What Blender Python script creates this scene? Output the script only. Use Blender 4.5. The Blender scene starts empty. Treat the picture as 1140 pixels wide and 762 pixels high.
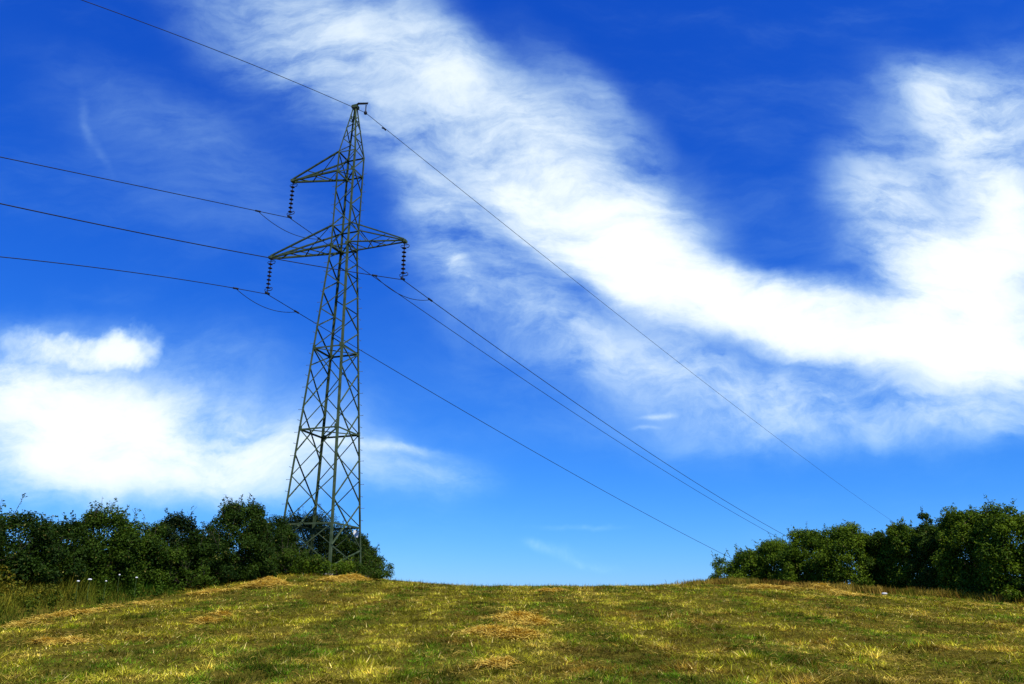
import bpy, bmesh, math
import numpy as np
from mathutils import Vector, Matrix
R = math.radians
rng = np.random.default_rng(11)
scene = bpy.context.scene
COL = scene.collection

# ------------------------------------------------------------------ camera
FPX, PITCH, EYE = 862.18, R(19.2441), 1.65
cd = bpy.data.cameras.new("camera"); cam = bpy.data.objects.new("camera", cd); COL.objects.link(cam)
cam.location = (0, 0, EYE); cam.rotation_euler = (R(90) + PITCH, 0, 0)
cd.sensor_width = 36; cd.lens = FPX / 1140 * 36; cd.clip_start = .1; cd.clip_end = 20000
scene.camera = cam

# ------------------------------------------------------------------ light
SUN_EL, SUN_AZ = R(57), R(148)          # azimuth from +Y (view direction), clockwise positive
sdir = Vector((math.cos(SUN_EL) * math.sin(SUN_AZ), math.cos(SUN_EL) * math.cos(SUN_AZ), math.sin(SUN_EL)))
sl = bpy.data.lights.new("sun", 'SUN'); sl.energy = 5.0; sl.angle = R(.53); sl.color = (1, .95, .86)
so = bpy.data.objects.new("sun", sl); COL.objects.link(so); so.location = sdir * 200
so.rotation_euler = (-sdir).to_track_quat('-Z', 'Y').to_euler()
scene.view_settings.view_transform = 'Standard'
scene.view_settings.look = 'None'
scene.view_settings.exposure = 0.0
scene.view_settings.gamma = 1.0

def ray(x, y):                            # direction through a pixel of the 1140x762 photograph
    X = (x - 570) / FPX; U = -(y - 381) / FPX
    return np.array([X, math.cos(PITCH) - U * math.sin(PITCH), math.sin(PITCH) + U * math.cos(PITCH)])

# ------------------------------------------------------------------ sky: Nishita air with cirrus at infinity
world = bpy.data.worlds.new("World"); scene.world = world; world.use_nodes = True
NT = world.node_tree; NT.nodes.clear()
def N(t, **k):
    n = NT.nodes.new(t)
    for a, v in k.items(): setattr(n, a, v)
    return n
def L(a, b): NT.links.new(a, b)
def M(op, a, b=None, c=None, clamp=False):
    n = N('ShaderNodeMath', operation=op, use_clamp=clamp)
    for i, v in enumerate((a, b, c)):
        if v is None: continue
        if isinstance(v, (int, float)): n.inputs[i].default_value = v
        else: L(v, n.inputs[i])
    return n.outputs[0]
def SS(v, lo, hi, a=0., b=1.):
    n = N('ShaderNodeMapRange', interpolation_type='SMOOTHSTEP')
    L(v, n.inputs[0])
    for i, q in zip((1, 2, 3, 4), (lo, hi, a, b)): n.inputs[i].default_value = q
    return n.outputs[0]
def NOISE(vec, scale, detail=6, rough=.55, dist=0.):
    n = N('ShaderNodeTexNoise', noise_dimensions='3D')
    L(vec, n.inputs['Vector'])
    n.inputs['Scale'].default_value = scale; n.inputs['Detail'].default_value = detail
    n.inputs['Roughness'].default_value = rough; n.inputs['Distortion'].default_value = dist
    return n
def VADD(a, b, op='ADD'):
    n = N('ShaderNodeVectorMath', operation=op); L(a, n.inputs[0])
    if isinstance(b, tuple): n.inputs[1].default_value = b
    else: L(b, n.inputs[1])
    return n.outputs[0]
def VSC(a, s):
    n = N('ShaderNodeVectorMath', operation='SCALE'); L(a, n.inputs[0]); n.inputs['Scale'].default_value = s
    return n.outputs[0]

sky = N('ShaderNodeTexSky', sky_type='NISHITA')
sky.sun_disc = False; sky.sun_elevation = SUN_EL; sky.sun_rotation = SUN_AZ
sky.altitude = 300; sky.air_density = 1.0; sky.dust_density = .3; sky.ozone_density = 2.0
# deep saturated air of the photograph: one power curve per channel
sep = N('ShaderNodeSeparateColor'); L(sky.outputs[0], sep.inputs[0])
comb = N('ShaderNodeCombineColor')
SKYP = [(1.8, .092), (1.2, .55), (.68, 2.95)]
for i, (pw, g) in enumerate(SKYP):
    L(M('MULTIPLY', M('POWER', sep.outputs[i], pw), g), comb.inputs[i])
air = comb.outputs[0]

tc = N('ShaderNodeTexCoord'); sx = N('ShaderNodeSeparateXYZ'); L(tc.outputs['Generated'], sx.inputs[0])
yy = M('MAXIMUM', sx.outputs[1], .08)
cu = N('ShaderNodeCombineXYZ'); L(M('DIVIDE', sx.outputs[0], yy), cu.inputs[0]); L(M('DIVIDE', sx.outputs[2], yy), cu.inputs[1])
uv0 = cu.outputs[0]
w1 = VSC(VADD(NOISE(uv0, 2.6, 3, .5).outputs['Color'], (.5, .5, .5), 'SUBTRACT'), .16)
w2 = VSC(VADD(NOISE(uv0, 9., 5, .6).outputs['Color'], (.5, .5, .5), 'SUBTRACT'), .05)
flat = N('ShaderNodeVectorMath', operation='MULTIPLY'); L(VADD(VADD(uv0, w1), w2), flat.inputs[0]); flat.inputs[1].default_value = (1, 1, 0)
uvw = flat.outputs[0]
w3 = VSC(VADD(NOISE(uv0, 9., 5, .6).outputs['Color'], (.5, .5, .5), 'SUBTRACT'), .03)
flat2 = N('ShaderNodeVectorMath', operation='MULTIPLY'); L(VADD(uv0, w3), flat2.inputs[0]); flat2.inputs[1].default_value = (1, 1, 0)
uvs = flat2.outputs[0]
def to_uv(x, y):
    r = ray(x, y); return np.array([r[0] / r[1], r[2] / r[1]])
def blob(cx, cy, ang, rx, ry, amp, vec=None):
    c = to_uv(cx, cy); a = R(ang)
    e1 = to_uv(cx + rx * math.cos(a), cy + rx * math.sin(a)) - c
    e2 = to_uv(cx - ry * math.sin(a), cy + ry * math.cos(a)) - c
    m = N('ShaderNodeMapping', vector_type='TEXTURE'); L(vec or uvw, m.inputs[0])
    m.inputs['Location'].default_value = (c[0], c[1], 0)
    m.inputs['Rotation'].default_value = (0, 0, math.atan2(e1[1], e1[0]))
    m.inputs['Scale'].default_value = (np.linalg.norm(e1), np.linalg.norm(e2), 1)
    n = N('ShaderNodeVectorMath', operation='LENGTH'); L(m.outputs[0], n.inputs[0])
    return SS(n.outputs['Value'], 1., 0., 0., amp)
def total(lst, vec=None):
    s = None
    for b in lst:
        o = blob(*b, vec=vec); s = o if s is None else M('ADD', s, o)
    return s
CIRRUS = [(330,10,32,150,45,.40),(440,40,42,210,95,.55),(540,130,42,190,105,.58),
 (640,165,48,150,80,.62),(600,235,35,170,80,.9),(720,260,42,150,85,.95),(780,325,24,190,65,1.),
 (700,330,32,190,58,.66),(890,360,16,190,65,.95),(1010,385,8,200,75,.85),(1140,395,0,190,85,.85),
 (1110,285,-55,190,120,1.05),(1105,195,55,150,75,.42),(1045,85,35,75,40,.22),(1075,135,55,120,55,.26),
 (965,255,35,105,55,.26),(915,228,0,45,30,.14),(1040,310,30,130,85,.75),(1165,110,50,110,75,.35),
 
 (660,100,42,90,30,.22),
 (60,455,8,230,90,.80),(110,440,12,200,60,.35),(190,495,8,250,85,.74),(60,520,0,220,65,.6),(340,510,4,190,65,.42),
 (460,497,6,70,14,.22),(200,150,40,230,90,.13),
 (470,240,60,80,30,.16),
 ]
HALO = [(300,40,35,230,110,.50),(430,110,42,260,130,.52),(220,140,30,220,80,.24),(470,205,50,170,80,.28),(545,280,40,210,100,.50),
 (480,310,60,130,60,.34),(610,355,15,220,70,.36),(640,110,42,190,75,.42),(740,205,45,140,65,.36),(820,425,8,310,85,.52),(1000,455,0,320,75,.52),
 (1120,475,0,190,60,.40),(700,405,15,210,60,.30),(1020,200,60,240,140,.62),(965,240,40,140,90,.52),(1060,105,30,150,75,.55),(1125,120,90,170,130,.55),
 (1000,325,20,190,75,.50),(150,440,5,340,140,.62),(300,500,5,290,85,.48),(475,525,3,130,42,.42),(30,400,0,180,80,.52),(60,550,5,260,55,.40),
 (70,90,35,160,60,.16),(150,200,35,230,90,.16),(520,400,15,230,110,.16),(500,300,70,70,24,.26),(620,470,10,260,100,.14),(780,480,5,220,60,.22)]
WISPS = [(620,612,10,60,12,.24),(668,631,8,40,10,.30),(596,606,20,22,9,.16),(640,624,20,30,9,.2),(645,589,0,80,6,.2),(735,462,-6,34,6,.4),
 (720,475,-4,30,4,.2),(410,495,7,110,9,.25),(95,130,80,60,9,.08),(110,165,60,45,9,.07),(560,345,15,60,8,.12)]
PUFF = [(35,376,8,74,34,.8),(100,381,5,76,38,1.),(150,387,0,62,48,1.15),(105,400,0,100,40,.7),(20,394,0,90,42,.6),(60,418,5,130,40,.55)]
dens = total(CIRRUS)
# fibrous strands: noise stretched along the drift of the cirrus, bent by the same warp
mp = N('ShaderNodeMapping'); L(uvw, mp.inputs[0]); mp.inputs['Rotation'].default_value = (0, 0, R(38)); mp.inputs['Scale'].default_value = (1., 3.0, 1)
fib = NOISE(mp.outputs[0], 3.6, 7, .62, .25).outputs['Fac']
mp2 = N('ShaderNodeMapping'); L(uvw, mp2.inputs[0]); mp2.inputs['Rotation'].default_value = (0, 0, R(-28)); mp2.inputs['Scale'].default_value = (1., 2.2, 1)
fib2 = NOISE(mp2.outputs[0], 11., 7, .66, .2).outputs['Fac']
bil = NOISE(uvw, 9., 8, .66, .0).outputs['Fac']
tex = M('ADD', M('ADD', M('MULTIPLY', fib, .5), M('MULTIPLY', bil, .25)), M('MULTIPLY', fib2, .25))
gain = SS(tex, .28, .70, .42, 1.4)
d1 = M('MULTIPLY', M('POWER', dens, 1.15), gain)
wd = M('MULTIPLY', total(WISPS, uvs), SS(bil, .33, .62, .3, 1.3))
w4 = VSC(VADD(NOISE(uv0, 22., 4, .6).outputs['Color'], (.5, .5, .5), 'SUBTRACT'), .045)
flat3 = N('ShaderNodeVectorMath', operation='MULTIPLY'); L(VADD(uvs, w4), flat3.inputs[0]); flat3.inputs[1].default_value = (1, 1, 0)
pd = M('MULTIPLY', SS(M('MULTIPLY', total(PUFF, flat3.outputs[0]), SS(bil, .25, .6, .7, 1.1)), .1, 1.9, 0, 1.), .95)
veil = SS(NOISE(mp.outputs[0], 1.7, 8, .62).outputs['Fac'], .40, .8, 0., .22)
d2 = M('ADD', M('ADD', d1, wd), veil)
hal = SS(total(HALO), .0, 1.05, 0., .76)
halo = M('MULTIPLY', hal, SS(tex, .33, .63, .12, 1.15))
soft = M('SUBTRACT', 1., M('EXPONENT', M('MULTIPLY', M('POWER', d2, 1.8), -2.1)))
front = SS(sx.outputs[1], .1, .3)
alpha = M('MULTIPLY', M('MAXIMUM', M('SUBTRACT', 1., M('MULTIPLY', M('SUBTRACT', 1., soft), M('SUBTRACT', 1., halo))), pd), front, clamp=True)
cmix = N('ShaderNodeMix', data_type='RGBA'); L(alpha, cmix.inputs[0]); L(air, cmix.inputs[6]); cw = N('ShaderNodeMix', data_type='RGBA'); L(alpha, cw.inputs[0]); cw.inputs[6].default_value = (4.6, 9.2, 11.8, 1); cw.inputs[7].default_value = (10.6, 11.2, 11.3, 1); L(cw.outputs[2], cmix.inputs[7])
bg = N('ShaderNodeBackground'); L(cmix.outputs[2], bg.inputs[0]); bg.inputs[1].default_value = .1
wo = N('ShaderNodeOutputWorld'); L(bg.outputs[0], wo.inputs[0])

# ------------------------------------------------------------------ helpers
def tag(o, label=None, cat=None, group=None, kind=None):
    if label: o['label'] = label
    if cat: o['category'] = cat
    if group: o['group'] = group
    if kind: o['kind'] = kind
    return o
def empty(name, loc, label, cat, group=None):
    o = bpy.data.objects.new(name, None); COL.objects.link(o); o.location = loc
    o.empty_display_size = .3
    return tag(o, label, cat, group)
def mesh_np(name, V, F, mat, colors=None, smooth=False):
    """V (n,3), F (m,k) index array -> linked mesh object"""
    me = bpy.data.meshes.new(name)
    V = np.asarray(V, np.float32); F = np.asarray(F, np.int32)
    me.vertices.add(len(V)); me.vertices.foreach_set('co', V.ravel())
    k = F.shape[1]
    me.loops.add(F.size); me.loops.foreach_set('vertex_index', F.ravel())
    me.polygons.add(len(F)); me.polygons.foreach_set('loop_start', np.arange(0, F.size, k, dtype=np.int32))
    if smooth: me.polygons.foreach_set('use_smooth', np.ones(len(F), bool))
    me.update(calc_edges=True)
    if colors is not None:
        at = me.color_attributes.new('tint', 'FLOAT_COLOR', 'POINT')
        c = np.ones((len(V), 4), np.float32); c[:, :3] = colors
        at.data.foreach_set('color', c.ravel())
    me.materials.append(mat)
    o = bpy.data.objects.new(name, me); COL.objects.link(o)
    return o
def vnoise(x, y, seed=0):
    r = np.random.default_rng(seed).random((256, 256))
    xi = np.floor(x).astype(int); yi = np.floor(y).astype(int); fx = x - xi; fy = y - yi
    fx = fx * fx * (3 - 2 * fx); fy = fy * fy * (3 - 2 * fy)
    g = lambda a, b: r[a % 256, b % 256]
    return (g(xi, yi) * (1 - fx) + g(xi + 1, yi) * fx) * (1 - fy) + (g(xi, yi + 1) * (1 - fx) + g(xi + 1, yi + 1) * fx) * fy
def fbm(x, y, seed=0, o=4):
    s = 0; a = .5; t = 0
    for i in range(o):
        s = s + a * vnoise(x * 2 ** i + 17.3 * i, y * 2 ** i + 5.1 * i, seed + i); t += a; a *= .5
    return s / t
def sstep(x, a, b):
    t = np.clip((x - a) / (b - a), 0, 1); return t * t * (3 - 2 * t)

# ------------------------------------------------------------------ materials
def newmat(name):
    m = bpy.data.materials.new(name); m.use_nodes = True; t = m.node_tree; t.nodes.clear()
    return m, t
def mat_leaf(name, trans=.3, rough=.55, spec=.25):
    m, t = newmat(name); n = t.nodes.new; l = t.links.new
    at = n('ShaderNodeAttribute'); at.attribute_name = 'tint'
    p = n('ShaderNodeBsdfPrincipled'); p.inputs['Roughness'].default_value = rough; p.inputs['Specular IOR Level'].default_value = spec
    tr = n('ShaderNodeBsdfTranslucent'); mx = n('ShaderNodeMixShader'); mx.inputs[0].default_value = trans
    l(at.outputs['Color'], p.inputs['Base Color'])
    hs = n('ShaderNodeMix'); hs.data_type = 'RGBA'; hs.blend_type = 'MULTIPLY'; hs.inputs[0].default_value = 1; hs.inputs[7].default_value = (1.15, 1.1, .5, 1)
    l(at.outputs['Color'], hs.inputs[6]); l(hs.outputs[2], tr.inputs[0])
    l(p.outputs[0], mx.inputs[1]); l(tr.outputs[0], mx.inputs[2])
    o = n('ShaderNodeOutputMaterial'); l(mx.outputs[0], o.inputs[0])
    return m
def mat_noise(name, c1, c2, scale, rough=.6, metal=0., c3=None, bump=0., coord='Object', spec=.2):
    m, t = newmat(name); n = t.nodes.new; l = t.links.new
    tc = n('ShaderNodeTexCoord'); no = n('ShaderNodeTexNoise'); no.inputs['Scale'].default_value = scale; no.inputs['Detail'].default_value = 8; no.inputs['Roughness'].default_value = .65
    l(tc.outputs[coord], no.inputs['Vector'])
    cr = n('ShaderNodeValToRGB'); cr.color_ramp.elements[0].position = .35; cr.color_ramp.elements[1].position = .65
    cr.color_ramp.elements[0].color = (*c1, 1); cr.color_ramp.elements[1].color = (*c2, 1)
    if c3: e = cr.color_ramp.elements.new(.74); e.color = (*c3, 1)
    l(no.outputs['Fac'], cr.inputs[0])
    p = n('ShaderNodeBsdfPrincipled'); p.inputs['Roughness'].default_value = rough; p.inputs['Metallic'].default_value = metal; p.inputs['Specular IOR Level'].default_value = spec
    l(cr.outputs[0], p.inputs['Base Color'])
    if bump:
        b = n('ShaderNodeBump'); b.inputs['Strength'].default_value = bump; b.inputs['Distance'].default_value = .02
        l(no.outputs['Fac'], b.inputs['Height']); l(b.outputs[0], p.inputs['Normal'])
    o = n('ShaderNodeOutputMaterial'); l(p.outputs[0], o.inputs[0])
    return m
M_SOIL = mat_noise('turf_soil', (.045, .038, .006), (.15, .125, .016), 11, .95, bump=.8, spec=0.)
M_GRASS = mat_leaf('grass_blades', .25, .8, .03)
M_STRAW = mat_leaf('dry_straw', .15, .8, .05)
M_LEAF = mat_leaf('shrub_leaves', .25, .6, .08)
M_BARK = mat_noise('shrub_bark', (.035, .026, .016), (.09, .07, .045), 14, .85)
M_STEEL = mat_noise('green_painted_steel', (.036, .062, .026), (.092, .122, .060), 3.2, .75, .0, c3=(.075, .052, .024), spec=.08)
M_BOLT = mat_noise('galvanised_bolt', (.1, .12, .1), (.16, .18, .16), 6, .5)
M_WIRE = mat_noise('weathered_cable', (.018, .02, .024), (.03, .032, .036), 3, .6, .3)
M_GLASSY = mat_noise('brown_porcelain', (.018, .009, .008), (.03, .015, .012), 5, .45, spec=.15)
M_FITTING = mat_noise('dark_fittings', (.025, .026, .028), (.05, .05, .05), 5, .5, .5)
M_PLATE = mat_noise('white_enamel', (.74, .74, .72), (.82, .82, .8), 8, .35)
M_PETAL = mat_noise('white_petals', (.78, .78, .74), (.85, .85, .82), 20, .7)
M_PETALY = mat_noise('yellow_petals', (.75, .68, .12), (.82, .75, .2), 20, .7)
M_STEM = mat_noise('flower_stem', (.05, .09, .02), (.08, .12, .03), 20, .7)
M_STONE = mat_noise('pale_stone', (.5, .48, .43), (.68, .66, .6), 9, .8, bump=.4)
M_CONC = mat_noise('footing_concrete', (.25, .24, .22), (.36, .35, .32), 6, .9, bump=.3)

# ------------------------------------------------------------------ terrain
def ground(x, y):
    x = np.asarray(x, float); y = np.asarray(y, float)
    yc = np.clip(y, -60, None)
    z = .0765 * yc - .0019 * np.clip(yc - 28, 0, 32) ** 2
    z = np.where(yc > 60, z - (.0244 + .0) * (yc - 60) - .0, z)
    z = np.where(yc > 160, z, z)
    fall = sstep(yc, 55, 260) * 26
    z = np.where(yc > 60, np.minimum(z, 3.05) * 1.0, z)
    z = z - fall
    z = z + .62 * np.exp(-((x + 10.5) / 5.2) ** 2) * sstep(y, 22, 40) * (1 - sstep(y, 50, 75))
    z = z + .5 * sstep(-x, 11.5, 15.5) * sstep(y, 6, 18) * (1 - sstep(y, 50, 80))
    z = z + .12 * np.exp(-((x - 12) / 6.) ** 2) * sstep(y, 30, 42) * (1 - sstep(y, 50, 75))
    z = z - .28 * sstep(x, 9, 19) * sstep(y, 18, 30) * (1 - sstep(y, 50, 80))
    near = (1 - sstep(np.hypot(x, y), 60, 110))
    z = z + near * ((fbm(x * .35, y * .35, 3, 3) - .5) * .22 + (fbm(x * 1.6, y * 1.6, 8, 3) - .5) * .10)
    far = sstep(np.hypot(x, y), 150, 600)
    return z * (1 - far) - 24 * far
def axis(near_lo, near_hi, step, far):
    a = np.arange(near_lo, near_hi + .001, step)
    g = np.geomspace(1, far, 26)
    return np.concatenate([near_lo - g[::-1], a, near_hi + g])
gx = axis(-34, 38, .3, 9000); gy = axis(-4, 58, .3, 9000)
GX, GY = np.meshgrid(gx, gy, indexing='ij')
V = np.stack([GX, GY, ground(GX, GY)], -1).reshape(-1, 3)
nx, ny = GX.shape
idx = np.arange(nx * ny).reshape(nx, ny)
F = np.stack([idx[:-1, :-1], idx[1:, :-1], idx[1:, 1:], idx[:-1, 1:]], -1).reshape(-1, 4)
g = mesh_np('ground', V, F, M_SOIL, smooth=True); tag(g, kind='structure')

def hit(px, py):                          # ground point under a pixel
    r = ray(px, py)
    for t in np.arange(5, 70, .05):
        p = np.array([0, 0, EYE]) + r * t
        if p[2] < ground(p[0], p[1]): return p
    return np.array([0, 0, EYE]) + r * 45
def gpt(px, depth):                       # ground point at a depth along a pixel column
    x = depth * (px - 570) / (FPX * 1.0) / (math.cos(PITCH) - (-(640 - 381) / FPX) * math.sin(PITCH))
    return np.array([x, depth, float(ground(x, depth))])
def ztop(px, py, depth):
    r = ray(px, py); return EYE + r[2] / r[1] * depth

# ------------------------------------------------------------------ grass
def blades(P, h, w, lean, az, curl=.35, segs=2):
    """curved tapering blades; P (n,3)"""
    n = len(P); face = az + rng.uniform(-.7, .7, n) + math.pi / 2
    side = np.stack([np.cos(face), np.sin(face), np.zeros(n)], -1)
    out = np.stack([np.cos(az), np.sin(az), np.zeros(n)], -1)
    rows = []
    for k in range(segs):
        t = k / segs
        c = P + out * (lean * h * (t * (1 - curl) + curl * t * t))[:, None] + np.stack([0 * h, 0 * h, h * (t - .25 * lean * t * t)], -1)
        ww = (w * .5 * (1 - .45 * t))[:, None]
        rows += [c - side * ww, c + side * ww]
    tip = P + out * (lean * h)[:, None] + np.stack([0 * h, 0 * h, h * (1 - .25 * lean)], -1)
    m = 2 * segs + 1
    Vv = np.stack(rows + [tip], 1).reshape(-1, 3)
    b = np.arange(n)[:, None] * m
    tr = []
    for k in range(segs - 1):
        q = 2 * k
        tr += [b + np.array([[q, q + 1, q + 3]]), b + np.array([[q, q + 3, q + 2]])]
    q = 2 * (segs - 1)
    tr += [b + np.array([[q, q + 1, q + 2]])]
    return Vv, np.concatenate(tr), m
def edge_x(y): return -11.4 - .05 * (y - 18) + .5 * np.sin(y * .5)      # left border of the mown field
def mix(a, b, t): return a * (1 - t[:, None]) + b * t[:, None]
C = lambda *v: np.array([v], float)
GREEN, OLIVE, YEL, STRAW, BROWN = C(.095, .195, .007), C(.28, .27, .010), C(.50, .43, .045), C(.84, .58, .11), C(.19, .085, .014)
HEAPS = [(565, 690, 44, 1.0), (575, 712, 40, .9), (548, 742, 26, .5), (608, 657, 34, .5), (240, 690, 26, .8), (105, 717, 36, .6),
         (225, 690, 22, .5), (350, 652, 44, .9), (385, 648, 34, 1.), (300, 657, 32, .7), (85, 752, 50, .5)]
def mown_color(x, y):
    n = len(x)
    a = fbm(x * .55, y * .3, 21); b = fbm(x * 1.7, y * 1.1, 31); c = fbm(x * 4.5, y * 3.2, 41, 3); d = fbm(x * .9 + 40, y * .6, 51)
    lane = sstep(.5 + .5 * np.sin(x * 2 * math.pi / 2.6 + 1.6 * fbm(x * .3, y * .08, 61)), .2, .8)
    g_ = sstep(.5 * a + .35 * b + .15 * c + .20 * (lane - .5) + rng.normal(0, .06, n), .36, .60)
    col = mix(GREEN, OLIVE, g_)
    col = mix(col, YEL, sstep(.55 * c + .45 * b + .18 * (lane - .5) + rng.normal(0, .11, n), .46, .76) * .72)
    col = mix(col, BROWN, sstep(.55 * d + .45 * c + rng.normal(0, .08, n), .53, .66) * .8)
    st = sstep(.5 * b + .5 * fbm(x * 3. + 9, y * 2. + 3, 71) + rng.normal(0, .06, n), .58, .78) * .75
    col = mix(col, STRAW, st)
    tuft = sstep(vnoise(x * 11, y * 7, 171) * .6 + vnoise(x * 23, y * 15, 172) * .4, .28, .74)
    pale = rng.random(n) < .05
    col[pale] = np.array([.80, .62, .20]) * .8
    return col * (.87 + .24 * lane)[:, None] * (.34 + 1.3 * rng.random(n) ** 1.2)[:, None] * (.45 + 1.1 * tuft)[:, None] * (.55 + .90 * sstep(fbm(x * 2.3 + 70, y * 1.6, 77, 3), .3, .7))[:, None]
def sector(n, d0, d1, a0=-42, a1=42):
    az = np.radians(rng.uniform(a0, a1, n)); d = np.exp(rng.uniform(math.log(d0), math.log(d1), n))
    return d * np.sin(az), d * np.cos(az), d
def mown(n0, d0, d1, segs, name):
    x, y, d = sector(n0, d0, d1)
    k = (x > edge_x(y) - .2) & (y < 52); x, y, d = x[k], y[k], d[k]; n = len(x)
    clump = fbm(x * 3.1, y * 3.1, 81, 3)
    h = (.05 + .075 * sstep(clump, .42, .75)) * rng.uniform(.5, 1.4, n) * (1 + .25 * (d > 30))
    w = .0048 + .00040 * d
    P = np.stack([x, y, ground(x, y) - .01], -1)
    Vg, Fg, m = blades(P, h, w * rng.uniform(.7, 1.6, n), rng.uniform(.4, 2.3, n), rng.uniform(0, 2 * math.pi, n), segs=segs)
    return Vg, Fg, np.repeat(mown_color(x, y), m, 0)
ns = 2600; xs_ = rng.uniform(-11, 12, ns); ys_ = rng.uniform(33, 48, ns); kq = fbm(xs_ * .7, ys_ * .7, 181) > .45; xs_, ys_ = xs_[kq], ys_[kq]; ns = len(xs_)
S_ = blades(np.stack([xs_, ys_, ground(xs_, ys_)], -1), rng.uniform(.10, .30, ns), np.full(ns, .018), rng.uniform(.1, .8, ns), rng.uniform(0, 2 * math.pi, ns), segs=1)
A3 = (S_[0], S_[1], np.repeat(mown_color(xs_, ys_) * .8, S_[2], 0))
A1, A2 = mown(480000, 4.5, 19, 1, ''), mown(560000, 19, 58, 1, '')
tag(mesh_np('mown_grass', np.concatenate([A1[0], A2[0], A3[0]]), np.concatenate([A1[1], A2[1] + len(A1[0]), A3[1] + len(A1[0]) + len(A2[0])]), M_GRASS, np.concatenate([A1[2], A2[2], A3[2]])),
    'short mown grass of the field, green, olive and straw coloured', 'grass', kind='stuff')

# tall unmown verge between the field and the left hedge
def tall(n, xs, ys, hh, colf, name, label, wid=1.):
    P = np.stack([xs, ys, ground(xs, ys) - .02], -1); dd = np.hypot(xs, ys)
    Vv, Ff, m = blades(P, hh, (.008 + .0003 * dd) * wid * rng.uniform(.7, 1.5, len(xs)), rng.uniform(.1, .75, len(xs)), rng.uniform(0, 2 * math.pi, len(xs)), segs=3)
    o = mesh_np(name, Vv, Ff, M_GRASS, np.repeat(colf, m, 0)); tag(o, label, 'grass', kind='stuff'); return o
n = 90000
ys = np.exp(rng.uniform(math.log(10), math.log(44), n)); off = rng.uniform(0, 1, n) ** .8 * 7.5
xs = edge_x(ys) - off + .25 * rng.normal(0, 1, n) * (off < .6)
a = fbm(xs * .5, ys * .4, 91); b = fbm(xs * 2, ys * 2, 95)
hh = (.16 + .62 * sstep(off, 0, 3.6)) * (.4 + 1.2 * b) * rng.uniform(.6, 1.25, n)
col = mix(C(.022, .060, .004), C(.065, .105, .007), sstep(a + rng.normal(0, .08, n), .4, .65))
yel = np.exp(-((xs + 14.2) / 1.8) ** 2 - ((ys - 22.5) / 2.5) ** 2)
col = mix(col, C(.40, .31, .030), np.clip(yel * .9 + sstep(b + rng.normal(0, .08, n), .62, .84) * .35, 0, 1) * rng.uniform(.3, 1, n))
col = mix(col, C(.12, .065, .010), sstep(fbm(xs * 1.2, ys * 1.2, 99) + rng.normal(0, .06, n), .56, .72) * .5) * rng.uniform(.6, 1.35, n)[:, None]
tall(n, xs, ys, hh, col, 'tall_grass', 'tall dark weeds and grass on the bank below the left hedge')
# rough dry grass along the foot of the right hedge
n = 26000
t = rng.uniform(0, 1, n); xs = 9.6 + t * 11.5 + rng.normal(0, .5, n); ys = 42.9 - t * 16.2 + rng.normal(0, .6, n)
hh = rng.uniform(.10, .42, n) * (.5 + fbm(xs * 1.5, ys * 1.5, 101))
col = mix(C(.12, .13, .010), C(.46, .31, .05), sstep(fbm(xs, ys, 105) + rng.normal(0, .1, n), .35, .62))
col = mix(col, C(.17, .07, .015), sstep(fbm(xs * .8 + 7, ys * .8, 107) + rng.normal(0, .05, n), .5, .66) * .8) * rng.uniform(.6, 1.3, n)[:, None]
tall(n, xs, ys, hh, col, 'dry_grass', 'rough dry reddish grass along the foot of the right hedge')

# ------------------------------------------------------------------ hay
def straws(Pc, ln, wd, tilt):
    n = len(Pc); az = rng.uniform(0, 2 * math.pi, n)
    dv = np.stack([np.cos(az) * np.cos(tilt), np.sin(az) * np.cos(tilt), np.sin(tilt)], -1)
    sd = np.stack([-np.sin(az), np.cos(az), np.zeros(n)], -1); up = np.cross(dv, sd)
    bend = (ln * .12 * rng.uniform(-1, 1, n))[:, None]
    rows = []
    for s, bb in ((-.5, 0), (0, 1), (.5, 0)):
        c = Pc + dv * (ln * s)[:, None] + sd * bend * bb + up * abs(bend) * bb * .6
        rows += [c - sd * wd[:, None] * .5 + up * wd[:, None] * .3, c + sd * wd[:, None] * .5]
    Vv = np.stack(rows, 1).reshape(-1, 3); b = np.arange(n)[:, None] * 6
    Ff = np.concatenate([b + np.array([[0, 1, 3, 2]]), b + np.array([[2, 3, 5, 4]])])
    return Vv, Ff
def straw_col(n):
    c = mix(C(.52, .34, .045), C(.85, .62, .11), rng.random(n))
    return mix(c, C(.16, .085, .015), (rng.random(n) < .2) * .8)
def hay_heap(parts, label, n0=1600):
    """parts: list of (px, py, half width in px)"""
    allP = []; 
    for px, py, hw in parts:
        c = hit(px, py); dist = c[1]; r = hw * dist / FPX * .98
        n = int(1.5 * n0 * (r / .8) ** 1.2)
        rr = np.clip(np.abs(rng.normal(0, .5, n)), 0, 1.25); th = rng.uniform(0, 2 * math.pi, n)
        lump = .55 + .7 * fbm(np.cos(th) * 2 + px, np.sin(th) * 2 + py, 111, 2)
        X = c[0] + rr * r * lump * np.cos(th); Y = c[1] + rr * r * 1.15 * lump * np.sin(th)
        top = .15 * min(r, 1.3) * np.clip(1 - rr / 1.1, 0, 1) * (.4 + 1.1 * fbm(X * 3, Y * 3, 113, 2))
        allP.append(np.stack([X, Y, ground(X, Y) + .015 + top * rng.uniform(.55, 1, n)], -1))
    Pc = np.concatenate(allP); n = len(Pc); dd = Pc[:, 1]
    Vv, Ff = straws(Pc, rng.uniform(.08, .34, n), .004 + .00048 * dd * rng.uniform(.5, 1.4, n), rng.normal(.05, .26, n))
    base = Pc.mean(0); base[2] = float(ground(base[0], base[1]))
    o = mesh_np('hay_heap', Vv - base, Ff, M_STRAW, np.repeat(straw_col(n), 6, 0)); o.location = base
    tag(o, label, 'hay', 'heaps of cut hay on the mown field')
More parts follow.
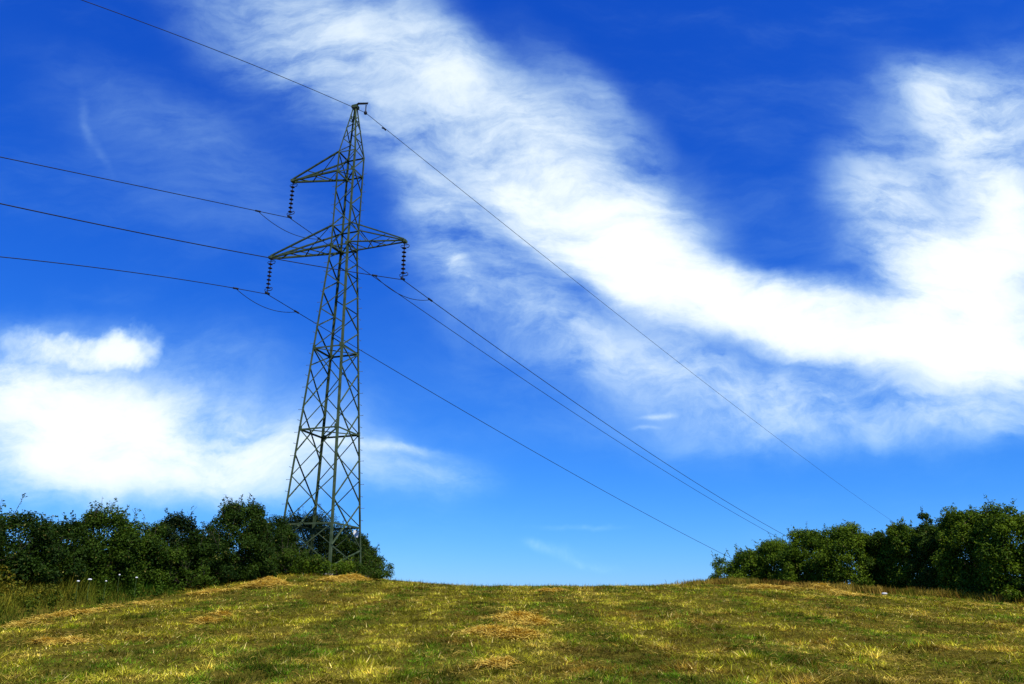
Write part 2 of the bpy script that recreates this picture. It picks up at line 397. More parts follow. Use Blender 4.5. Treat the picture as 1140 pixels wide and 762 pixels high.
hay_heap([(575, 690, 36), (550, 705, 38), (575, 708, 34), (595, 694, 22)], 'large golden heap of dry hay in the middle of the mown field', 2100)
hay_heap([(548, 743, 24), (560, 739, 14)], 'thin scatter of yellow hay in the foreground below the large heap', 900)
hay_heap([(608, 659, 15), (620, 658, 12)], 'small pale hay heap on the skyline crest of the field', 700)
hay_heap([(248, 686, 16), (228, 693, 18)], 'low hay heap in the left half of the field, downhill from the pylon', 1300)
hay_heap([(78, 717, 24), (48, 716, 14)], 'flat dry hay patch near the lower left edge of the field', 1000)
# windrows raked along both borders
Pw = []
def windrow(pts, n, wpx, hgt):
    Q = np.array([hit(*p) for p in pts]); s = rng.uniform(0, len(Q) - 1.001, n); i = s.astype(int); f = (s - i)[:, None]
    c = Q[i] * (1 - f) + Q[i + 1] * f
    dens = fbm(c[:, 0] * .9 + 3, c[:, 1] * .9, 121, 2); keep = dens > .46 + .12 * rng.random(n)
    c = c[keep]; m_ = len(c); o = rng.normal(0, 1, m_); hh_ = hgt * np.exp(-o * o) * (.3 + fbm(c[:, 0], c[:, 1] * 2, 123, 2))
    X = c[:, 0] + o * wpx; Y = c[:, 1] + rng.normal(0, 1, m_) * wpx
    Pw.append(np.stack([X, Y, ground(X, Y) + .02 + hh_ * rng.uniform(.3, 1, m_)], -1))
windrow([(2, 702), (60, 688), (130, 676), (200, 664), (280, 656), (330, 651), (390, 647), (415, 646)], 5200, .20, .10)
windrow([(280, 655), (330, 650), (370, 648), (405, 646)], 9000, .36, .26)
windrow([(812, 656), (850, 656), (880, 657), (930, 660)], 4200, .35, .22)
windrow([(930, 662), (1000, 668), (1060, 674), (1139, 680)], 6000, .55, .2)
windrow([(880, 659), (900, 656), (920, 658)], 1500, .25, .3)
xl, yl, dl = sector(60000, 6, 46)
kl = (xl > edge_x(yl)) & (fbm(xl * 1.1 + 30, yl * .7, 151) + .35 * fbm(xl * 4, yl * 3, 153, 2) + rng.normal(0, .08, len(xl)) > .76)
Pw.append(np.stack([xl[kl], yl[kl], ground(xl[kl], yl[kl]) + rng.uniform(.02, .09, kl.sum())], -1))
Pw = np.concatenate(Pw); n = len(Pw)
nl_ = int(kl.sum()); ln_ = rng.uniform(.10, .34, n); ln_[-nl_:] = rng.uniform(.03, .13, nl_); wd_ = .004 + .00045 * Pw[:, 1] * rng.uniform(.6, 1.3, n); wd_[-nl_:] *= .75
Vv, Ff = straws(Pw, ln_, wd_, rng.normal(.03, .22, n))
tag(mesh_np('cut_hay', Vv, Ff, M_STRAW, np.repeat(straw_col(n) * np.where(np.arange(n) >= n - nl_, .7, 1.)[:, None], 6, 0)), 'dry hay raked into thin rows along the edges of the field', 'hay', kind='stuff')

# ------------------------------------------------------------------ bars and tubes
def frame_of(d):
    d = d.normalized(); u = Vector((0, 0, 1)) if abs(d.z) < .9 else Vector((1, 0, 0))
    s = d.cross(u).normalized(); return s, s.cross(d).normalized()
def angle_bar(bm, a, b, w, t=.012, s=None, u=None):
    """an L-section steel angle from a to b; s,u = directions of its two flanges"""
    a, b = Vector(a), Vector(b); d = (b - a)
    if s is None: s, u = frame_of(d)
    s = (s - d.normalized() * s.dot(d.normalized())).normalized(); u = (u - d.normalized() * u.dot(d.normalized())).normalized()
    prof = [(0, 0), (w, 0), (w, t), (t, t), (t, w), (0, w)]
    r0 = [bm.verts.new(a + s * p + u * q) for p, q in prof]; r1 = [bm.verts.new(b + s * p + u * q) for p, q in prof]
    for i in range(6):
        j = (i + 1) % 6; bm.faces.new((r0[i], r0[j], r1[j], r1[i]))
    bm.faces.new(r0[::-1]); bm.faces.new(r1)
def tube(bm, pts, r, sides=6, r2=None):
    pts = [Vector(p) for p in pts]; rings = []
    for i, p in enumerate(pts):
        d = pts[min(i + 1, len(pts) - 1)] - pts[max(i - 1, 0)]
        s, u = frame_of(d); rr = r if r2 is None else r + (r2 - r) * i / (len(pts) - 1)
        rings.append([bm.verts.new(p + (s * math.cos(2 * math.pi * k / sides) + u * math.sin(2 * math.pi * k / sides)) * rr) for k in range(sides)])
    for a, b in zip(rings, rings[1:]):
        for k in range(sides): bm.faces.new((a[k], a[(k + 1) % sides], b[(k + 1) % sides], b[k]))
    bm.faces.new(rings[0][::-1]); bm.faces.new(rings[-1])
def lathe(bm, prof, sides=16, base=Vector((0, 0, 0))):
    rings = [[bm.verts.new(base + Vector((r * math.cos(2 * math.pi * k / sides), r * math.sin(2 * math.pi * k / sides), z))) for k in range(sides)] for r, z in prof]
    for a, b in zip(rings, rings[1:]):
        for k in range(sides): bm.faces.new((a[k], a[(k + 1) % sides], b[(k + 1) % sides], b[k]))
    bm.faces.new(rings[0][::-1]); bm.faces.new(rings[-1])
def box(bm, c, sx_, sy_, sz_, rot=None):
    m_ = Matrix.Translation(Vector(c)) @ (rot.to_4x4() if rot else Matrix()) @ Matrix.Diagonal((sx_, sy_, sz_, 1))
    bmesh.ops.create_cube(bm, size=1, matrix=m_)
def obj(name, bm, mat, parent=None, smooth=False):
    bmesh.ops.recalc_face_normals(bm, faces=bm.faces)
    me = bpy.data.meshes.new(name); bm.to_mesh(me); bm.free(); me.materials.append(mat)
    if smooth: me.shade_smooth()
    o = bpy.data.objects.new(name, me); COL.objects.link(o)
    if parent: o.parent = parent
    return o

# ------------------------------------------------------------------ the pylon
TX, TY, TH = -9.698, 40.5, R(18.13)
TZ = 3.35
ea = Vector((math.cos(TH), -math.sin(TH), 0)); eb = Vector((math.sin(TH), math.cos(TH), 0)); ez = Vector((0, 0, 1))
pyl = empty('pylon', (TX, TY, TZ), 'tall green steel lattice pylon with three crossarms beside the left hedge', 'pylon')
def hw(z):
    if z < 21.55: return .575 + .0545 * (21.55 - z)
    if z < 27.76: return .575
    if z < 29.9: return .575 - (z - 27.76) / 2.14 * .30
    return max(.10, .275 - (z - 29.9) / 1.3 * .175)
SG = [(-1, -1), (1, -1), (1, 1), (-1, 1)]          # left, nearest, right, farthest leg
def cor(i, z, inset=0.):
    w_ = hw(z) - inset; s, t_ = SG[i % 4]
    return ea * (s * w_) + eb * (t_ * w_) + ez * (z - TZ)
STOPS = [TZ - .35, 5.6, 21.55, 27.76, 29.9, 31.2]
for i in range(4):
    bm = bmesh.new(); s, t_ = SG[i]
    for z0, z1 in zip(STOPS, STOPS[1:]):
        wd = .115 if z1 < 22 else (.10 if z1 < 28 else .08)
        angle_bar(bm, cor(i, z0), cor(i, z1), wd, .016, ea * -s, eb * -t_)
    leg = obj('leg', bm, M_STEEL, pyl)
    bm = bmesh.new(); c = cor(i, TZ - .35); lathe(bm, [(.42, -.6), (.42, .1), (.34, .38), (.30, .42)], 14, c); obj('footing', bm, M_CONC, leg)
    if i in (0, 2):                                  # step bolts up two opposite legs
        bm = bmesh.new(); tube(bm, [(0, 0, 0), (1, 0, 0)], .012, 6); lathe(bm, [(.022, -.02), (.022, .02)], 6, Vector((1, 0, 0)))
        tmp = bpy.data.meshes.new('step_bolt'); bm.to_mesh(tmp); bm.free(); tmp.materials.append(M_BOLT)
        z = 6.2; kk = 0
        while z < 27.2:
            o = bpy.data.objects.new('step_bolt', tmp); COL.objects.link(o); o.parent = leg
            o.location = cor(i, z); dv = (ea * s) if kk % 2 else (eb * t_)
            o.rotation_euler = dv.to_track_quat('X', 'Z').to_euler(); o.scale = (.2, 1, 1)
            z += .62; kk += 1
# panels of crossed braces, the levels of neighbouring faces staggered by half a panel
LEV_A = [3.75, 5.85, 8.25, 10.73, 13.05, 15.28]
LEV_B = [3.75, 4.7, 7.05, 9.45, 11.9, 14.2, 15.28]
def brace_face(i, j, lev):
    nrm = (cor(i, 20) + cor(j, 20)); nrm.z = 0; nrm.normalize()
    for z0, z1 in zip(lev, lev[1:]):
        wd = .056
        bm = bmesh.new()
        for (p, q, dz) in ((cor(i, z0), cor(j, z1), 0.), (cor(j, z0), cor(i, z1), .022)):
            dd_ = (q - p).normalized(); side = dd_.cross(nrm)
            angle_bar(bm, p - nrm * (dz + .004), q - nrm * (dz + .004), wd, .009, side, -nrm)
        obj('cross_brace', bm, M_STEEL, pyl)
def zigzag(i, j, nodes, wd):
    nrm = cor(i, 20) + cor(j, 20); nrm.z = 0; nrm.normalize()
    for (c0, z0), (c1, z1) in zip(nodes, nodes[1:]):
        p, q = cor(c0, z0), cor(c1, z1); side = (q - p).normalized().cross(nrm); bm = bmesh.new()
        angle_bar(bm, p - nrm * .004, q - nrm * .004, wd, .009, side, -nrm); obj('diagonal_brace', bm, M_STEEL, pyl)
for i in range(4):
    j = (i + 1) % 4
    brace_face(i, j, LEV_A if i % 2 == 0 else LEV_B)
    zigzag(i, j, [(i, 15.28), (j, 16.5), (i, 17.6), (j, 18.68), (i, 19.75), (j, 20.75), (i, 21.55)], .062)
    zigzag(i, j, [(i, 21.55), (j, 22.82)], .06)
    zigzag(i, j, [(j, 22.82), (i, 24.03), (j, 25.24), (i, 26.45)], .06)
    zigzag(i, j, [(i, 26.45), (j, 27.76), (i, 28.75), (j, 29.55), (i, 30.15), (j, 30.6)], .05)
for z in (5.85, 10.73, 15.28, 21.55, 22.82, 26.45, 27.76):
    for i in range(4):
        p, q = cor(i, z), cor(i + 1, z); nrm = (p + q); nrm.z = 0; nrm.normalize()
        bm = bmesh.new(); angle_bar(bm, p - nrm * .03, q - nrm * .03, .085 if z < 22 else .07, .01, ez * -1, -nrm); obj('horizontal_strut', bm, M_STEEL, pyl)
# short knee braces in the bottom bay and a plan brace at its top
for i in range(4):
    j = (i + 1) % 4; m0 = (cor(i, 5.85) + cor(j, 5.85)) / 2
    bm = bmesh.new()
    angle_bar(bm, cor(i, 4.75), cor(i, 5.85) * .55 + cor(j, 5.85) * .45, .06, .008)
    obj('knee_brace', bm, M_STEEL, pyl)
for z in (10.73, 15.28, 21.55, 26.45):
    bm = bmesh.new(); angle_bar(bm, cor(0, z - .05), cor(2, z - .05), .06, .008); angle_bar(bm, cor(1, z - .09), cor(3, z - .09), .06, .008)
    obj('plan_brace', bm, M_STEEL, pyl)
# gusset plates at the waist nodes
bm = bmesh.new()
for z in (10.73, 15.28, 21.55, 26.45):
    for i in range(4):
        s, t_ = SG[i]; c = cor(i, z)
        box(bm, c - ea * s * .10 + eb * t_ * .006, .20, .012, .26, Matrix.Rotation(-TH, 3, 'Z'))
gp = obj('gusset_plates', bm, M_STEEL, pyl)
def crossarm(side, tip_t, tip_z, zb, zt, nlat):
    """side -1 left, +1 right; tip at ea*tip_t"""
    ii = (0, 3) if side < 0 else (1, 2)
    arm = empty('crossarm', (0, 0, 0), None, None); arm.parent = pyl
    tip = ea * tip_t + ez * (tip_z - TZ)
    for q, i in enumerate(ii):
        off = eb * (.10 * (-1 if q == 0 else 1))
        bm = bmesh.new(); angle_bar(bm, cor(i, zb), tip + off, .10, .012); obj('bottom_chord', bm, M_STEEL, arm)
        bm = bmesh.new(); angle_bar(bm, cor(i, zt), tip + off + ez * .10, .085, .011); obj('top_chord', bm, M_STEEL, arm)
    bm = bmesh.new(); B0, B1 = [cor(i, zb) for i in ii]; T0, T1 = [cor(i, zt) for i in ii]
    t0, t1 = tip - eb * .1, tip + eb * .1
    P_ = []
    for k in range(nlat + 1):
        f = k / nlat * .86; P_.append((B0.lerp(t0, f), B1.lerp(t1, f), T0.lerp(t0, f), T1.lerp(t1, f)))
    for k in range(nlat):
        a_, b_ = (0, 1) if k % 2 == 0 else (1, 0)
        angle_bar(bm, P_[k][a_], P_[k + 1][b_], .05, .008)
    obj('lattice', bm, M_STEEL, arm)
    bm = bmesh.new()
    for k in range(1, 3):
        for q in (0, 1):
            f = k / 3
            Bp, Tp = (B0, B1)[q].lerp((t0, t1)[q], f), (T0, T1)[q].lerp((t0, t1)[q], f)
            if k == 1: angle_bar(bm, Bp, (T0, T1)[q].lerp((t0, t1)[q], .02), .05, .008); 
            else: angle_bar(bm, (B0, B1)[q].lerp((t0, t1)[q], .36), Tp, .045, .008)
    obj('hanger', bm, M_STEEL, arm)
    bm = bmesh.new(); box(bm, tip + ez * .03, .22, .30, .16, Matrix.Rotation(-TH, 3, 'Z')); obj('end_plate', bm, M_STEEL, arm)
    return tip
TIP = {'U': (-3.95, 26.67), 'LL': (-4.93, 21.62), 'LR': (3.84, 21.34)}
crossarm(-1, *TIP['U'], 26.45, 27.76, 4)
crossarm(-1, *TIP['LL'], 21.55, 22.82, 5)
crossarm(1, *TIP['LR'], 21.55, 22.82, 4)
# peak cap with the short earth wire bracket
bm = bmesh.new(); rz = Matrix.Rotation(-TH, 3, 'Z')
box(bm, ez * (31.18 - TZ), .36, .36, .20, rz); obj('peak_cap', bm, M_STEEL, pyl)
bm = bmesh.new()
angle_bar(bm, ez * (31.14 - TZ) - ea * .1, ez * (31.36 - TZ) + ea * .30, .15, .02)
angle_bar(bm, ez * (31.36 - TZ) + ea * .16 + eb * .03, ez * (31.22 - TZ) + ea * .84 + eb * .03, .14, .02)
obj('earth_wire_bracket', bm, M_FITTING, pyl)
# white plate on the right leg
bm = bmesh.new(); box(bm, cor(2, 5.52) - ea * .27 - eb * .06, .30, .02, .36, Matrix.Rotation(R(38), 3, 'Z'))
bmesh.ops.bevel(bm, geom=bm.edges[:], offset=.006, segments=1, affect='EDGES')
pl = obj('warning_plate', bm, M_PLATE, pyl)

# ------------------------------------------------------------------ insulators and cables
def arc_horn(bm, z, flip):
    pts = [Vector((0, 0, z))]
    for k in range(9):
        a = R(-90 + 30 * k) ; pts.append(Vector((.22 + .09 * math.cos(a), 0, z + flip * (.09 + .09 * math.sin(a)))))
    tube(bm, pts, .022, 6)
def insulator(key, ln, label):
    t_, tz = TIP[key]; top = Vector((TX, TY, 0)) + ea * t_ + ez * (tz - .04)
    o = empty('insulator_string', top, label, 'insulator', 'insulator strings hanging from the pylon')
    bm = bmesh.new(); tube(bm, [(0, 0, .02), (0, 0, -ln + .1)], .024, 8); obj('link_rod', bm, M_FITTING, o)
    nd = 7; z0, z1 = -.34, -ln + .42
    for k in range(nd):
        z = z0 + (z1 - z0) * k / (nd - 1)
        bm = bmesh.new(); lathe(bm, [(.035, .07), (.045, .045), (.09, .02), (.13, -.012), (.125, -.026), (.05, -.015), (.03, -.06)], 18, Vector((0, 0, z)))
        obj('insulator_disc', bm, M_GLASSY, o, smooth=True)
    for zz, fl, rot in ((-.16, -1, 0), (-ln + .22, 1, 180)):
        bm = bmesh.new(); arc_horn(bm, 0, fl); h1 = obj('arcing_horn', bm, M_FITTING, o); h1.location = (0, 0, zz); h1.rotation_euler = (0, 0, -TH)
        bm = bmesh.new(); arc_horn(bm, 0, fl); h2 = obj('arcing_horn', bm, M_FITTING, o); h2.location = (0, 0, zz); h2.rotation_euler = (0, 0, -TH + math.pi); h2.scale = (.7, .7, .7)
    bm = bmesh.new(); box(bm, (0, 0, -ln + .06), .09, .34, .14, Matrix.Rotation(-R(36.13), 3, 'Z')); bmesh.ops.bevel(bm, geom=bm.edges[:], offset=.03, segments=2, affect='EDGES')
    obj('suspension_clamp', bm, M_FITTING, o)
    return top - ez * ln
CL = {'U': insulator('U', 2.46, 'brown disc insulator string hanging from the single upper crossarm of the pylon'),
      'LL': insulator('LL', 2.28, 'brown disc insulator string hanging from the lower left crossarm tip of the pylon'),
      'LR': insulator('LR', 2.28, 'brown disc insulator string hanging from the lower right crossarm tip of the pylon')}
LD = R(36.13); ld = Vector((math.sin(LD), math.cos(LD), 0))
CL['E'] = Vector((TX, TY, 0)) + ea * .74 + ez * 30.62
# (distance along the line, height) of points measured along each cable
PTS = {'U': [(-15.3, 20.5), (-7.0, 22.5), (6.0, 23.0), (22.8, 20.2), (37.1, 17.9), (57.1, 14.8), (86.4, 11.5)],
       'LL': [(-13.8, 16.4), (-7.9, 17.8), (7.7, 17.8), (24.4, 14.8), (38.7, 12.6), (58.6, 9.6), (68.4, 8.1)],
       'LR': [(-19.5, 14.9), (-8.8, 17.0), (10.4, 17.2), (21.8, 15.3), (37.7, 12.7), (61.7, 10.0)],
       'E': [(-16.6, 26.8), (-7.0, 29.2), (15.3, 28.9), (21.5, 28.0), (47.6, 25.7), (96.8, 21.7), (146.5, 18.1)]}
def cable(key, name, label, cat, group, r, loop):
    c = CL[key]; pts = np.array(PTS[key]); fit = {}
    for sgn in (-1, 1):
        q = pts[pts[:, 0] * sgn > 0]; A = np.stack([q[:, 0], q[:, 0] ** 2], -1)
        fit[sgn] = np.linalg.lstsq(A, q[:, 1] - c.z, rcond=None)[0]
    def at(s):
        k = fit[-1 if s < 0 else 1]; smax = 110 if key != 'E' else 170
        zz = k[0] * s + k[1] * s * s
        if s > smax: zz = k[0] * smax + k[1] * smax ** 2 + (k[0] + 2 * k[1] * smax) * (s - smax)
        if s < -22: zz = k[0] * -22 + k[1] * 484 + (k[0] - 44 * k[1]) * (s + 22) * .9
        return ld * s + ez * zz
    o = empty(name, c, label, cat, group)
    bm = bmesh.new(); ss = list(np.arange(-44, 0, 1.)) + list(np.arange(0, 60, 1.5)) + list(np.arange(60, 241, 6.))
    tube(bm, [at(s) for s in ss], r, 6); obj('wire', bm, M_WIRE, o, smooth=True)
    if loop:
        s0, s1 = loop; a_, b_ = at(s0), at(s1); bm = bmesh.new()
        tube(bm, [a_.lerp(b_, k / 16) - ez * (.47 * (1 - (2 * k / 16 - 1) ** 2)) for k in range(17)], r * .85, 6); obj('bypass_loop', bm, M_WIRE, o, smooth=True)
        for s in (s0, s1):
            bm = bmesh.new(); p = at(s); q = at(s + .2)
            tube(bm, [p - (q - p) * .8, p - (q - p) * .6, p + (q - p) * .6, p + (q - p) * .8], .055, 8); obj('clamp', bm, M_FITTING, o)
    else:
        bm = bmesh.new(); tube(bm, [(0, 0, 0.05), (0, 0, .56)], .035, 6); lathe(bm, [(.09, -.09), (.11, 0), (.06, .12)], 10); obj('suspension_link', bm, M_FITTING, o)
        bm = bmesh.new(); p = at(1.6); tube(bm, [p - ld * .16 - ez * .1, p - ez * .05, p + ld * .16 - ez * .1], .05, 6); obj('vibration_damper', bm, M_FITTING, o)
    return o
G = 'power line cables carried by the pylon'
cable('U', 'power_cable', 'dark cable hung from the upper crossarm string, highest of the three crossing left', 'cable', G, .021, (-2.2, 2.4))
cable('LL', 'power_cable', 'dark cable hung from the lower left insulator string, lowest cable on both sides', 'cable', G, .021, (-2.1, 2.2))
cable('LR', 'power_cable', 'dark cable hung from the lower right insulator string, passing behind the pylon at left', 'cable', G, .021, (-2.1, 2.3))
cable('E', 'earth_wire', 'single thin earth wire running over the very top of the pylon', 'cable', None, .017, None)

# ------------------------------------------------------------------ shrubs
def leaf_cards(Lp, leaf, bias):
    n = len(Lp); nr = rng.normal(0, .6, (n, 3)) + bias; nr /= np.linalg.norm(nr, axis=1)[:, None] + 1e-6
    t1 = np.cross(nr, rng.normal(0, 1, (n, 3))); t1 /= np.linalg.norm(t1, axis=1)[:, None] + 1e-6; t2 = np.cross(nr, t1)
    s1 = (leaf * rng.uniform(.6, 1.35, n))[:, None]; s2 = s1 * rng.uniform(.42, .62, n)[:, None]
    return np.stack([Lp - t1 * s1 * .5, Lp + t2 * s2 * .5 + nr * s1 * .08, Lp + t1 * s1 * .55 - nr * s1 * .1, Lp - t2 * s2 * .5 + nr * s1 * .08], 1).reshape(-1, 3)
LEAFC = {'dark': (C(.010, .028, .003), C(.042, .080, .006)), 'mid': (C(.016, .042, .003), C(.070, .120, .008)),
         'light': (C(.026, .066, .003), C(.145, .215, .010)), 'black': (C(.010, .024, .005), C(.022, .044, .007))}
def shrub(name, px, py_top, hw_px, depth, tone, label, group, dens=1., leaf=.085, skew=0., cat='shrub', pw=2.8):
    c = gpt(px, depth); top = ztop(px, py_top, depth); H = max(.5, top - c[2]); Rr = hw_px * depth / FPX * .98
    root = empty(name, c, label, cat, group)
    ncl = int(70 * dens * max(.5, min(2.4, H * Rr / 3)))
    Rr *= 1.18; Ry = max(Rr, 1.2)
    # clump centres: a lumpy dome reaching the ground, denser outside
    th = rng.uniform(0, 2 * math.pi, ncl); u = rng.uniform(.0, 1, ncl); rad = rng.uniform(.5, 1., ncl) ** .6
    prof = np.sqrt(np.clip(1 - (u * .97) ** pw, 0, 1))
    lob = 1 + .16 * np.sin(th * 3 + px) + .10 * np.sin(th * 5 + 2 * px)
    cx = rad * prof * lob * np.cos(th) * Rr; cy = rad * prof * lob * np.sin(th) * Ry; cz = .12 + u * (H * .90 - .12)
    cx, cy, cz = [np.append(q, v) for q, v in ((cx, 0.), (cy, 0.), (cz, H * .86))]
    cr = rng.uniform(.15, .34, ncl + 1) * (.6 + .3 * min(H, Rr * 1.4))
    cr = np.minimum(cr, .52)
    # leaves
    area = cr ** 2
    nl = int(24000 * dens * min(2.0, max(.35, H * Rr / 3.2)))
    pick = rng.choice(ncl + 1, nl, p=area / area.sum())
    v = rng.normal(0, 1, (nl, 3)); v /= np.linalg.norm(v, axis=1)[:, None]
    rr = cr[pick] * rng.uniform(.25, 1.15, nl) ** .7
    Lp = np.stack([cx[pick], cy[pick], cz[pick]], -1) + v * rr[:, None] * np.array([1, 1, .85])
    nf = nl // 4                                       # leaves between the clumps
    tf = rng.uniform(0, 2 * math.pi, nf); uf = rng.uniform(0, .9, nf); rf = rng.uniform(.1, .95, nf) ** .5
    pf = np.sqrt(np.clip(1 - (uf * .99) ** (pw - .2), 0, 1))
    Lp[:nf] = np.stack([rf * pf * np.cos(tf) * Rr, rf * pf * np.sin(tf) * Ry, uf * H * .9], -1)
    # twigs reaching out of the outline
    nt = int(30 * dens * max(.5, min(1.6, Rr)))
    bm = bmesh.new()
    k_ = rng.choice(ncl + 1, nt, p=(cz + .2) / (cz + .2).sum()); ex = []
    for q in k_:
        d_ = Vector((rng.normal(0, .35), rng.normal(0, .35), rng.uniform(.6, 1.2))).normalized(); b0 = Vector((cx[q], cy[q], cz[q])); ll = cr[q] + rng.uniform(.05, .30) + (.35 * rng.random() if rng.random() < .25 else 0)
        tube(bm, [b0, b0 + d_ * ll * .6, b0 + d_ * ll + Vector((rng.normal(0, .05), rng.normal(0, .05), 0))], .010, 4, .004)
        for e in range(int(rng.integers(7, 16))):
            f = rng.uniform(.5, 1.05); ex.append(b0 + d_ * ll * f + Vector(rng.normal(0, .035, 3)))
    # stems from the ground to clumps
    for q in rng.choice(ncl + 1, min(10, ncl), replace=False):
        e_ = Vector((cx[q], cy[q], cz[q])); s_ = Vector((rng.normal(0, .15), rng.normal(0, .15), -.05))
        tube(bm, [s_, s_.lerp(e_, .5) + Vector((0, 0, .12 * H)), e_], .035, 5, .012)
    obj('branches', bm, M_BARK, root)
    Lp = np.concatenate([Lp, np.array([list(e) for e in ex])]) if ex else Lp
    Lp[:, 2] = np.maximum(Lp[:, 2], .02)
    n = len(Lp)
    bias = np.zeros((n, 3)); bias[:, 2] = .55; bias[:nl] += v * .75
    Vv = leaf_cards(Lp, leaf, bias)
    Ff = np.arange(4 * n).reshape(n, 4)
    lo, hi = LEAFC[tone]
    cl = rng.random(ncl + 1)
    cc = mix(lo, hi, np.clip(np.append(cl[pick], rng.random(len(ex))) * .75 + rng.normal(.15, .2, n), 0, 1))
    cc = mix(cc, C(.16, .15, .03), (rng.random(n) < .025) * 1.)
    o = mesh_np('foliage', Vv, Ff, M_LEAF, np.repeat(cc, 4, 0)); o.parent = root
    return root
GL = 'shrubs of the left hedge'; GR = 'shrubs of the right hedge'; GF = 'low shrubs round the foot of the pylon'
LEFT = [
 (-62, 572, 50, 22.5, 'dark', 'dark hedge shrub cut by the left border of the photo, outermost'),
 (8, 569, 42, 24, 'dark', 'dark hedge shrub at the left border of the photo, second outermost'),
 (62, 580, 34, 26, 'dark', 'dark low topped shrub right of the leftmost hedge shrub, above the dry yellow weeds'),
 (112, 567, 40, 27.5, 'mid', 'broad green shrub with ragged top, third from the left border in the left hedge'),
 (152, 578, 30, 29, 'mid', 'mid green shrub between the broad ragged shrub and the almost black shrub'),
 (188, 573, 30, 31, 'black', 'almost black rounded shrub on the skyline of the left hedge'),
 (222, 593, 26, 31, 'dark', 'lowest dip shrub of the left hedge between the black shrub and the tall one'),
 (262, 557, 36, 33, 'dark', 'tall dark shrub left of the pylon, highest top of the left hedge'),
 (298, 570, 24, 38.6, 'dark', 'dark leafy shrub just left of the outer left leg of the pylon'),
 (340, 570, 44, 44.5, 'black', 'black green shrub behind the two middle legs of the pylon'),
 (382, 592, 34, 44.5, 'dark', 'dark shrub behind the right leg of the pylon, under the white plate'),
 (408, 617, 20, 43.5, 'mid', 'small sloping shrub at the right end of the left hedge, against open sky'),
]
for (px, pt, hwp, dp, tone, lab) in LEFT: shrub('shrub', px, pt, hwp, dp, tone, lab, GL)
for (px, pt, hwp, dp, tone, lab) in [
 (205, 632, 34, 30, 'mid', 'low green shrub in front of the hedge dip, far left of the pylon foot'),
 (262, 622, 34, 33.5, 'mid', 'low green shrub in front of the tall dark shrub left of the pylon'),
 (322, 612, 30, 37.2, 'mid', 'low green shrub before the outer left leg of the pylon'),
 (362, 624, 28, 37.5, 'light', 'brighter green low shrub hiding the foot of the nearest pylon leg'),
 (398, 627, 22, 38.5, 'mid', 'low green shrub hiding the foot of the right pylon leg'),
]: shrub('low_shrub', px, pt, hwp, dp, tone, lab, GF, dens=.8, leaf=.08)
RIGHT = [
 (806, 620, 13, 44.5, 'light', 'thin open young shrub at the left tip of the right hedge', .45),
 (836, 613, 22, 44, 'mid', 'low shrub second from the left tip of the right hedge', 1.),
 (868, 599, 26, 43, 'mid', 'rounded shrub of the right hedge where the pair of cables disappears', 1.),
 (903, 587, 28, 41, 'light', 'broad bright shrub in the right hedge, just right of where two cables end', 1.),
 (948, 581, 32, 38.8, 'mid', 'pointed green shrub in the right hedge, left of where the earth wire ends', 1.),
 (984, 588, 22, 38, 'dark', 'lower dip shrub of the right hedge where the earth wire disappears', 1.),
 (1013, 579, 24, 36.5, 'mid', 'rounded shrub of the right hedge, between the earth wire end and the upright sprig', 1.),
 (1046, 580, 24, 34.5, 'dark', 'darker narrow shrub of the right hedge below the tall upright sprig', 1.),
 (1083, 560, 32, 32.5, 'mid', 'tall shrub second from the right border in the right hedge', 1.),
 (1132, 556, 38, 30.5, 'mid', 'tall shrub cut by the right border of the photo', 1.),
 (1200, 552, 46, 32.0, 'dark', 'large dark shrub beyond the right border of the photo', 1.)]
for (px, pt, hwp, dp, tone, lab, dn) in RIGHT: shrub('shrub', px, pt, hwp, dp, {'mid': 'light', 'dark': 'mid'}.get(tone, tone), lab, GR, dens=dn, leaf=.095, pw=2.0)
sprig = shrub('sapling', 1042, 561, 6, 34.8, 'mid', 'slender upright sprig rising above the top of the right hedge', None, dens=.3, leaf=.09, cat='sapling')

# leafy weeds standing in clumps on the bank, too many to count
nc = 1300
yc_ = np.exp(rng.uniform(math.log(11), math.log(42), nc)); of = rng.uniform(.15, 7., nc); xc_ = edge_x(yc_) - of
hc = rng.uniform(.25, 1.0, nc) * (.4 + .6 * sstep(of, 0, 3)); kp = fbm(xc_ * .8, yc_ * .8, 141) > .40; xc_, yc_, hc = xc_[kp], yc_[kp], hc[kp]
ycl = np.exp(-((xc_ + 14.2) / 1.5) ** 2 - ((yc_ - 22.5) / 2.2) ** 2)
pk = rng.choice(len(xc_), 110000, p=hc / hc.sum()); n = len(pk)
uu = rng.uniform(0, 1, n); sp = hc[pk] * (.55 - .25 * uu)
Q = np.stack([xc_[pk] + rng.normal(0, .5, n) * sp, yc_[pk] + rng.normal(0, .5, n) * sp, uu * hc[pk]], -1); Q[:, 2] += ground(Q[:, 0], Q[:, 1])
lo = C(.022, .062, .004); hi = C(.080, .135, .008); cl_ = rng.random(len(xc_))
cc = mix(lo, hi, np.clip(cl_[pk] * .7 + rng.normal(.15, .2, n), 0, 1)); cc = mix(cc, C(.28, .21, .02), ycl[pk] * rng.uniform(.2, 1, n))
Vv = leaf_cards(Q, .055 + .0009 * Q[:, 1], np.zeros((n, 3)) + np.array([0, 0, .8]))
tag(mesh_np('weeds', Vv, np.arange(4 * n).reshape(n, 4), M_LEAF, np.repeat(cc, 4, 0)), 'leafy green weeds in clumps on the bank below the left hedge', 'weeds', kind='stuff')

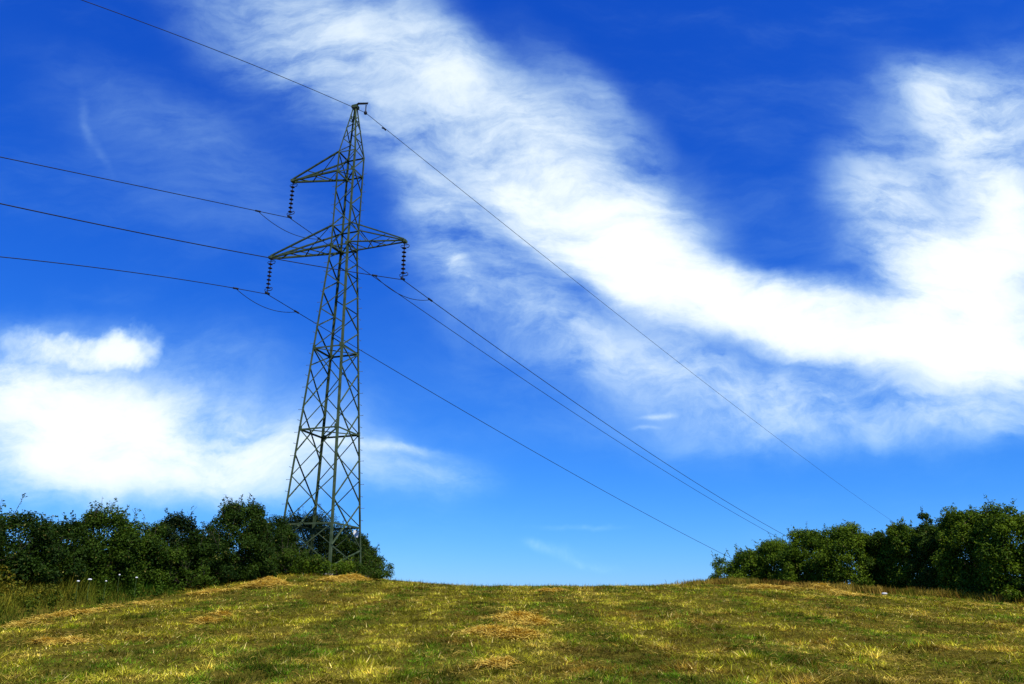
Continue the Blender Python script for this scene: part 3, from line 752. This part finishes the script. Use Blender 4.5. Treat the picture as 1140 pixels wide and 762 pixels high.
# ------------------------------------------------------------------ wild flowers on the bank
def flower(px, py, r, mat, label):
    r *= .62
    r_ = ray(px, py); P0 = np.array([0, 0, EYE]) + r_ * 12
    while P0[1] < 40 and P0[2] - float(ground(P0[0], P0[1])) > .62: P0 = P0 + r_ * .1
    gz = float(ground(P0[0], P0[1])); hgt = max(.35, P0[2] - gz)
    o = empty('wild_flower', (P0[0], P0[1], gz), label, 'flower', 'pale wild flowers on the left bank')
    bm = bmesh.new(); tube(bm, [(.03, 0, 0), (.0, 0, hgt * .5), (0, 0, hgt)], .008, 5, .005); obj('stem', bm, M_STEM, o)
    bm = bmesh.new()
    for k in range(11):
        a = 2 * math.pi * k / 11; q = 0 if k == 0 else r * .68
        c_ = Vector((q * math.cos(a), q * math.sin(a), hgt + .02 - .25 * q))
        lathe(bm, [(r * .1, -.012), (r * .42, 0), (r * .34, .018), (r * .1, .026)], 7, c_)
    obj('flower_head', bm, mat, o)
for px, py, r, mt, lab in [
 (100, 646, .085, M_PETAL, 'largest white umbel flower in the tall weeds below the left hedge'),
 (87, 648, .055, M_PETAL, 'small white flower just left of the largest white umbel'),
 (69, 638, .06, M_PETALY, 'yellow flower head beside the dry yellow weeds at far left'),
 (66, 627, .045, M_PETAL, 'small white flower just above the yellow flower head'),
 (152, 644, .055, M_PETAL, 'white flower nearest to the low shrubs, right end of the flower group'),
 (122, 629, .04, M_PETAL, 'tiny white flower high on the bank close under the hedge leaves'),
 (133, 641, .04, M_PETAL, 'tiny white flower between the largest umbel and the right end flower'),
 (118, 648, .035, M_PETAL, 'tiny white flower just right of the largest white umbel')]:
    flower(px, py, r, mt, lab)

# pale stone lying before the right hedge
c = hit(985, 664); bm = bmesh.new(); bmesh.ops.create_icosphere(bm, subdivisions=3, radius=.09)
for v_ in bm.verts:
    s_ = .8 + .4 * float(fbm(np.array([v_.co.x * 14 + 3.]), np.array([v_.co.y * 14 + v_.co.z * 11]), 7, 2)[0]); v_.co = Vector((v_.co.x * 1.2 * s_, v_.co.y * .8 * s_, v_.co.z * .55 * s_))
st = obj('stone', bm, M_STONE, smooth=True); st.location = (c[0], c[1], c[2] + .09)
tag(st, 'small pale stone lying on the grass before the right hedge', 'stone')
